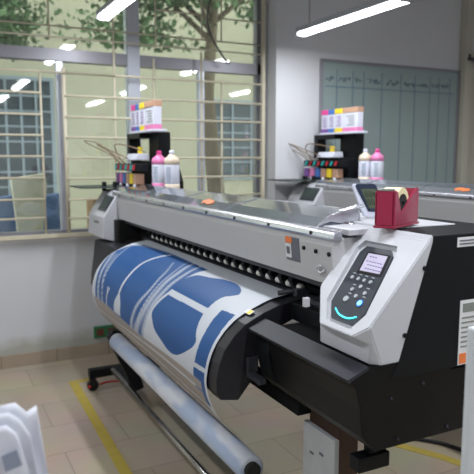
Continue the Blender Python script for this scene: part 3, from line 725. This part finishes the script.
# ---------------------------------------------------------------- things on the near printer
def dispenser():
    t = thing('tape_dispenser', 'red tape dispenser with cream tape on the near printer\'s end', 'tape dispenser', (1.31, 1.45, 1.403))
    # outline: front block low, V notch, high rear; lies along a slanting line
    z = 1.403
    A = Vector((1.225, 1.505)); B = Vector((1.272, 1.440)); Cc = Vector((1.445, 1.520)); z = 1.4035
    ax = (Cc-B).normalized()
    out = [(0, 0), (.182, 0), (.182, .112), (.150, .116), (.060, .062), (.035, .108), (.0, .108)]
    # the long body runs B->C; width from B to A
    n = Vector((A.x-B.x, A.y-B.y)); wv = n*.78
    def P(s, h, w): q = B+ax*s+wv*w; return (q.x, q.y, z+h)
    def slab(o, w0, w1, name, m, par, bev=.004):
        mb = MB(); a = [mb.bm.verts.new(P(s, h, w0)) for s, h in o]; b = [mb.bm.verts.new(P(s, h, w1)) for s, h in o]; k = len(o)
        fs = [mb.bm.faces.new(a), mb.bm.faces.new(b[::-1])]
        for i in range(k): fs.append(mb.bm.faces.new((a[i], b[i], b[(i+1) % k], a[(i+1) % k])))
        bmesh.ops.recalc_face_normals(mb.bm, faces=fs)
        if bev: bmesh.ops.bevel(mb.bm, geom=list({e for f in fs for e in f.edges}), offset=bev, segments=2, affect='EDGES')
        return mb.build(name, m, par)
    front = [(0, 0), (.045, 0), (.045, .095), (.032, .110), (.0, .108)]
    slab([(-.004, 0), (.195, 0), (.195, .008), (-.004, .008)], -.04, 1.04, 'base', 'red', t, .002)
    slab([(0, .006), (.19, .006), (.19, .120), (.165, .122), (.052, .052), (.026, .112), (.018, .118), (.0, .118)], 0, .12, 'side_wall', 'red', t)
    slab([(0, .006), (.19, .006), (.19, .120), (.165, .122), (.052, .052), (.026, .112), (.018, .118), (.0, .118)], .88, 1, 'side_wall', 'red', t)
    slab([(0, .006), (.022, .006), (.020, .114), (.0, .117)], .05, .95, 'front_block', 'red', t)
    slab([(.172, .006), (.19, .006), (.19, .118), (.172, .118)], .05, .95, 'rear_block', 'red', t)
    slab([(.002, .116), (.016, .116), (.016, .122), (.002, .121)], .12, .88, 'cutter_blade', 'steel', t, 0)
    # tape roll, axle across
    c = Vector(P(.070, .074, .5)); dirw = Vector((wv.x, wv.y, 0)).normalized()
    def disc(r0, r1, half, m, name):
        mb = MB(); s1 = Vector((ax.x, ax.y, 0)); rings = []
        for rr, hh in ((r0, -half), (r1, -half), (r1, half), (r0, half)):
            rings.append([mb.bm.verts.new(c+dirw*hh+(s1*math.cos(a)+Vector((0, 0, 1))*math.sin(a))*rr) for a in [2*math.pi*k/36 for k in range(36)]])
        fs = []
        for i in range(4):
            R1, R2 = rings[i], rings[(i+1) % 4]
            for k in range(36): fs.append(mb.bm.faces.new((R1[k], R1[(k+1) % 36], R2[(k+1) % 36], R2[k])))
        bmesh.ops.recalc_face_normals(mb.bm, faces=fs)
        return mb.build(name, m, t)
    disc(.030, .050, .026, 'cream', 'tape_roll'); disc(.008, .0305, .028, 'void', 'tape_hub')
dispenser()

def thermometer():
    t = thing('digital_thermometer', 'white digital thermometer with dark screen propped beside the red tape dispenser', 'thermometer', (1.42, 1.80, 1.404))
    # tilted slab, its face looks toward -X / -Y; base point and local axes
    c = Vector((1.452, 1.765, 1.4035)); R = Vector((.86, -.51, 0)); up = Vector((-.14, .10, .98)).normalized(); nrm = R.cross(up).normalized()
    if nrm.y > 0: nrm = -nrm
    lean = Vector((-.145, 0, 0))
    def slab(pts, o0, o1, name, m, par, bev=0):
        mb = MB(); f = lambda q, o: c+R*q[0]+up*q[1]+nrm*o
        a = [mb.bm.verts.new(f(q, o0)) for q in pts]; b = [mb.bm.verts.new(f(q, o1)) for q in pts]; k = len(pts)
        fs = [mb.bm.faces.new(a), mb.bm.faces.new(b[::-1])]
        for i in range(k): fs.append(mb.bm.faces.new((a[i], b[i], b[(i+1) % k], a[(i+1) % k])))
        bmesh.ops.recalc_face_normals(mb.bm, faces=fs)
        if bev: bmesh.ops.bevel(mb.bm, geom=list({e for f_ in fs for e in f_.edges}), offset=bev, segments=2, affect='EDGES')
        return mb.build(name, m, par)
    sh = lambda L: [(x-.16*y, y) for x, y in L]
    slab(sh([(-.024, 0), (.040, 0), (.050, .006), (.050, .116), (.044, .124), (-.032, .124), (-.038, .116), (-.030, .006)]), -.010, .010, 'case', 'thermo', t, .003)
    slab(sh([(-.008, .022), (.049, .022), (.050, .117), (.043, .1245), (-.018, .1245), (-.026, .116)]), .009, .013, 'bezel', 'navy', t)
    slab(sh([(-.001, .034), (.044, .034), (.044, .106), (-.010, .106)]), .012, .0145, 'screen', 'lcdgreen', t)
    d = MB(); f = lambda q, o: c+R*(q[0]-.16*q[1])+up*q[1]+nrm*o
    for x0, y0, s in ((.0, .078, 1.), (.015, .078, 1.), (.030, .080, .7), (.0, .048, 1.), (.015, .048, 1.)):
        w, h = .009*s, .018*s
        for a, b in (((0, 0), (0, h)), ((w, 0), (w, h)), ((0, h/2), (w, h/2)), ((0, h), (w, h)), ((0, 0), (w, 0))):
            d.tube([f((x0+a[0], y0+a[1]), .0148), f((x0+b[0], y0+b[1]), .0148)], .0009, 4)
    d.build('digits', 'void', t)
    MB().tube([c+Vector((-.03, .01, .008)), c+Vector((-.0, .06, .004)), c+up*.05+Vector((0, .012, 0))], .004, 6).build('wire_stand', 'thermo', t)
thermometer()
MB_plate = MB().box(1.205, 1.38, 1.575, 1.720, 1.370, 1.390, .003).box(1.335, 1.60, 1.505, 1.725, 1.372, 1.398, .003).box(1.39, 1.60, 1.72, 2.05, 1.372, 1.398, .003)
tp = MB_plate.build('top_panel', 'white', printer); 
MB().box(1.40, 1.58, 1.98, 1.99, 1.3965, 1.3995).build('panel_slot', 'void', tp)

# ---------------------------------------------------------------- support, post, papers, floor things
def support():
    t = thing('wooden_support', 'wooden prop with a worn white front board under the near printer', 'wooden prop', (1.25, 1.71, 0))
    MB().box(1.215, 1.30, 1.62, 1.80, 0, .698, .003).build('wood_post', 'wood', t)
    MB().box(1.195, 1.215, 1.615, 1.81, 0, .655, .003).build('front_board', 'oldwhite', t)
    b = MB()
    for y, z in ((1.68, .57), (1.74, .55), (1.66, .47), (1.75, .45)): b.box(1.192, 1.196, y, y+.022, z, z+.008)
    b.build('scuff_marks', 'labelgrey', t)
support()
def post():
    t = thing('white_stand_frame', 'white steel frame upright cut by the right edge of the photo', 'stand', (1.05, .95, 0))
    MB().box(1.003, 1.30, .88, .90, 0, 1.266, .006).build('upright_panel', 'postwhite', t)
    MB().box(1.03, 1.30, .90, .92, .3, .34, .002).build('cross_rail', 'postwhite', t)
post()
def side_table():
    t = thing('side_table', 'small laminate side table under the white papers', 'table', (-.1, 1.05, 0))
    MB().box(-.42, .20, .80, 1.28, .92, .95, .004).build('table_top', 'tabletop', t)
    for x in (-.38, .16):
        for y in (.84, 1.24): MB().box(x-.015, x+.015, y-.015, y+.015, 0, .92).build('leg', 'steel', t)
side_table()
def papers():
    # a few crumpled sheets standing in a slumped pile
    random.seed(11)
    out = [[(-.40, 1.17), (.05, 1.185), (.118, 1.190), (.124, 1.178), (.131, 1.170), (.153, 1.180), (.150, 1.13), (.155, 1.07), (.165, 1.03), (.205, .953), (-.40, .953)],
           [(-.40, 1.16), (.05, 1.178), (.112, 1.180), (.124, 1.160), (.136, 1.150), (.139, 1.06), (.17, .953), (-.40, .953)],
           [(-.40, 1.14), (.05, 1.160), (.098, 1.164), (.112, 1.150), (.126, 1.128), (.130, 1.06), (.145, .953), (-.40, .953)]]
    lab = ['crumpled white paper sheet rearmost in the pile at lower left', 'crumpled white paper sheet in the middle of the pile at lower left', 'crumpled white paper sheet with grey print, front of the pile']
    for k, o in enumerate(out):
        bm = bmesh.new(); y = 1.10-.016*k
        # triangulated grid clipped to the outline
        xs = [p[0] for p in o]
        cols_ = 34; rows_ = 16
        def top(x):
            best = .953
            for (xa, za), (xb, zb) in zip(o[:-2], o[1:-1]):
                if min(xa, xb) <= x <= max(xa, xb) and xa != xb: best = max(best, za+(zb-za)*(x-xa)/(xb-xa))
            return best
        g = []
        x1 = max(xs)
        for i in range(cols_+1):
            x = -.40+(x1+.40)*i/cols_; zt = top(x); col = []
            for j in range(rows_+1):
                z = .953+(zt-.953)*j/rows_
                dy = .005*math.sin(x*31+z*17)+.004*math.sin(z*43-x*52)+.10*(1.2-z)*-.15
                col.append(bm.verts.new((x, y+dy, z)))
            g.append(col)
        for i in range(cols_):
            for j in range(rows_):
                if (g[i][j+1].co-g[i][j].co).length < 1e-5 and (g[i+1][j+1].co-g[i+1][j].co).length < 1e-5: continue
                bm.faces.new((g[i][j], g[i+1][j], g[i+1][j+1], g[i][j+1])).smooth = True
        m = MB(); m.bm.free(); m.bm = bm
        ob = m.build('paper_sheet', 'paper', None, thick=.0012); tag(ob, lab[k], 'paper', 'white papers at lower left')
        if k == 2:
            q = MB(); q.prism([(.085, 1.120), (.110, 1.126), (.118, 1.096), (.090, 1.090)], y-.020, y-.0185)
            pr_ = q.build('printed_mark', 'paperink', ob)
papers()

def strip(pts, w, name, m, label, cat, z=.0, h=.0025):
    mb = MB(); L = []; Rr = []
    for i, p in enumerate(pts):
        a = Vector(pts[max(i-1, 0)]); b = Vector(pts[min(i+1, len(pts)-1)]); d = (b-a).normalized(); n = Vector((-d.y, d.x))*w/2
        L.append((p[0]+n.x, p[1]+n.y)); Rr.append((p[0]-n.x, p[1]-n.y))
    for i in range(len(pts)-1): mb.prism([L[i], L[i+1], Rr[i+1], Rr[i]], z, z+h, axis=2)
    return tag(mb.build(name, m), label, cat)
tape = strip([(.865, 4.36), (.845, 3.5), (.83, 2.9), (.81, 1.2)], .06, 'floor_tape', 'tape', 'long yellow tape line on the floor in front of the near printer', 'floor tape')
strip([(.90, 4.34), (1.02, 4.345)], .05, 'floor_tape', 'tape', 'short yellow tape piece on the floor behind the near caster', 'floor tape')
strip([(2.26, 2.60), (2.42, 2.29), (2.56, 1.9)], .06, 'floor_tape', 'tape', 'yellow tape on the floor under the far printer, at lower right', 'floor tape')
tag(MB().tube(spline([(2.2, 2.75, .012), (2.42, 2.52, .012), (2.52, 2.40, .012), (2.60, 2.20, .012), (2.75, 2.0, .012)]), .011, 8).build('power_cable', 'cable'), 'thick black cable lying on the floor between the printers', 'cable')
tag(MB().tube(spline([(1.13, 2.12, .006), (1.35, 2.30, .006), (1.60, 2.32, .006), (1.85, 2.5, .006)]), .005, 8).build('thin_cable', 'whitecable'), 'thin white cable lying on the floor under the near printer', 'cable')
tag(MB().tube(spline([(1.02, 4.20, .006), (1.10, 4.22, .006), (1.20, 4.18, .006)]), .006, 6).build('red_cord', 'red2'), 'short red cord on the floor by the far caster', 'cord')

# ---------------------------------------------------------------- outside the window
struct('ground_outside', MB().box(-12, 16, WY+.2, 22, -.15, -.02), 'outground')
def building(name, label, x0, x1, y, h, m, wins, grid):
    b = thing(name, label, 'building', ((x0+x1)/2, y, 0))
    MB().box(x0, x1, y, y+3, -.05, h).build('wall', m, b)
    MB().box(x0-.1, x1+.1, y-.25, y, h-.2, h).build('cornice', m, b)
    for (a, c, z0, z1) in wins:
        f = MB(); t = .05
        f.box(a-t, a, y-.05, y, z0-t, z1+t).box(c, c+t, y-.05, y, z0-t, z1+t).box(a, c, y-.05, y, z0-t, z0).box(a, c, y-.05, y, z1, z1+t)
        fr = f.build('window', 'outblue', b)
        MB().box(a, c, y-.012, y-.001, z0, z1).build('pane', 'outdark', fr)
        gr = MB(); n = grid
        for i in range(1, n): gr.box(a+(c-a)*i/n-.015, a+(c-a)*i/n+.015, y-.045, y-.02, z0, z1)
        k = max(2, int((z1-z0)/.22))
        for i in range(1, k): gr.box(a, c, y-.04, y-.02, z0+(z1-z0)*i/k-.012, z0+(z1-z0)*i/k+.012)
        gr.build('window_bars', 'outblue', fr)
    return b
building('outside_building', 'cream building across the yard with barred windows', -3.2, 9.5, 9.6, 5.2, 'outwall',
         [(-2.6, -.9, .7, 2.4), (.45, 1.72, .3, 2.75), (4.40, 6.6, 1.30, 2.55)], 6)
def tree(x, y, h, r, label, n, seed):
    random.seed(seed)
    t = thing('tree', label, 'tree', (x, y, -.02), 'trees outside the window')
    MB().tube([(x, y, -.02), (x+.05, y, 1.2), (x-.05, y+.05, 2.4), (x+.05, y, h)], [.13, .11, .09, .05], 10).build('trunk', 'bark', t)
    b = MB(); tips = []
    for i in range(9):
        a = random.uniform(0, 6.28); z = h*random.uniform(.85, 1.15); e = (x+math.cos(a)*r*.8, y+math.sin(a)*r*.35, z+random.uniform(-.2, .6)); tips.append(e)
        b.tube([(x, y, z-.3), ((x+e[0])/2, (y+e[1])/2, z+.1), e], [.04, .025, .01], 6)
    b.build('branches', 'bark', t)
    f = MB()
    for i in range(n):
        e = random.choice(tips); c = Vector((e[0]+random.gauss(0, r*.28), e[1]+random.gauss(0, r*.15), e[2]+abs(random.gauss(0, r*.35))-.22))
        d = Vector((random.gauss(0, 1), random.gauss(0, 1), random.gauss(-.5, .6))).normalized(); s = d.cross(Vector((random.gauss(0, 1), random.gauss(0, 1), random.gauss(0, 1)))).normalized()
        l = random.uniform(.06, .13); w = l*.28
        f.bm.faces.new([f.bm.verts.new(v) for v in (c, c+d*l*.5+s*w, c+d*l, c+d*l*.5-s*w)])
    f.build('foliage', 'leaf', t, kind='stuff')
tree(3.25, 7.1, 3.6, 1.25, 'leafy tree outside behind the middle of the window', 9000, 2)
tree(.3, 8.3, 3.6, 1.0, 'tree with drooping leaves outside behind the left window', 7000, 4)
tree(6.2, 8.4, 3.4, .9, 'tree outside near the right end of the window', 4000, 9)
# stored things on a bench outside the left panes
def bench():
    t = thing('storage_bench', 'low concrete bench outside under the left window', 'bench', (.5, 5.75, 0))
    MB().box(-1.6, 1.75, 5.45, 6.2, .80, .88, .01).build('bench_top', 'outground', t)
    for x in (-1.4, 0, 1.5): MB().box(x-.08, x+.08, 5.55, 6.1, -.02, .80).build('support', 'outground', t)
bench()
def bundle(x, y, w, h, top, m, label, seed):
    random.seed(seed); mb = MB()
    P = [(x-w*.35, .885), (x+w*.3, .885), (x+w*.5, .885+h*.8), (x+w*top, .885+h), (x-w*.5, .885+h*.93)]
    mb.prism(P, y, y+.10, bev=.008)
    return tag(mb.build('folded_sheet_bundle', m), label, 'bundle', 'bundles outside the left window')
bundle(.80, 5.60, .30, .60, .45, 'card', 'cream folded sheet standing outside the window, right of the blue bundles', 1)
bundle(.22, 5.55, .32, .46, .3, 'card', 'cream folded sheet at the left edge outside the window', 2)
bundle(.62, 5.80, .28, .40, .2, 'bluefab', 'blue printed bundle outside, left of the cream sheet', 3)
bundle(1.03, 5.72, .26, .42, .45, 'bluefab', 'blue printed bundle outside, right of the cream sheet', 4)
tag(MB().box(1.36, 1.66, 5.62, 5.9, .885, 1.24, .01).build('cardboard_box', 'box'), 'brown cardboard box on the bench outside the window', 'box')

# ---------------------------------------------------------------- light, camera
w = bpy.data.worlds.new('world'); sc.world = w; w.use_nodes = True
bg = w.node_tree.nodes['Background']
bg.inputs['Color'].default_value = (.93, .96, .93, 1); bg.inputs['Strength'].default_value = 3.0

cam = bpy.data.cameras.new('camera'); cam.sensor_width = 36; cam.lens = 609/474*36; cam.clip_start = .05
co = bpy.data.objects.new('camera', cam); COL.objects.link(co); sc.camera = co
yaw, pit = rad(26.9), rad(7.4)
F = Vector((math.sin(yaw)*math.cos(pit), math.cos(yaw)*math.cos(pit), -math.sin(pit)))
R = Vector((math.cos(yaw), -math.sin(yaw), 0)); U = R.cross(F)
co.matrix_world = Matrix(((R.x, U.x, -F.x, 0), (R.y, U.y, -F.y, 0), (R.z, U.z, -F.z, 1.62), (0, 0, 0, 1)))
cam.dof.use_dof = True; cam.dof.focus_distance = 2.1; cam.dof.aperture_fstop = 4.0
vs = sc.view_settings
sc.display_settings.display_device = 'sRGB'
vs.view_transform = 'Standard'; vs.look = 'None'; vs.gamma = 1; vs.exposure = 0.0; vs.use_curve_mapping = False
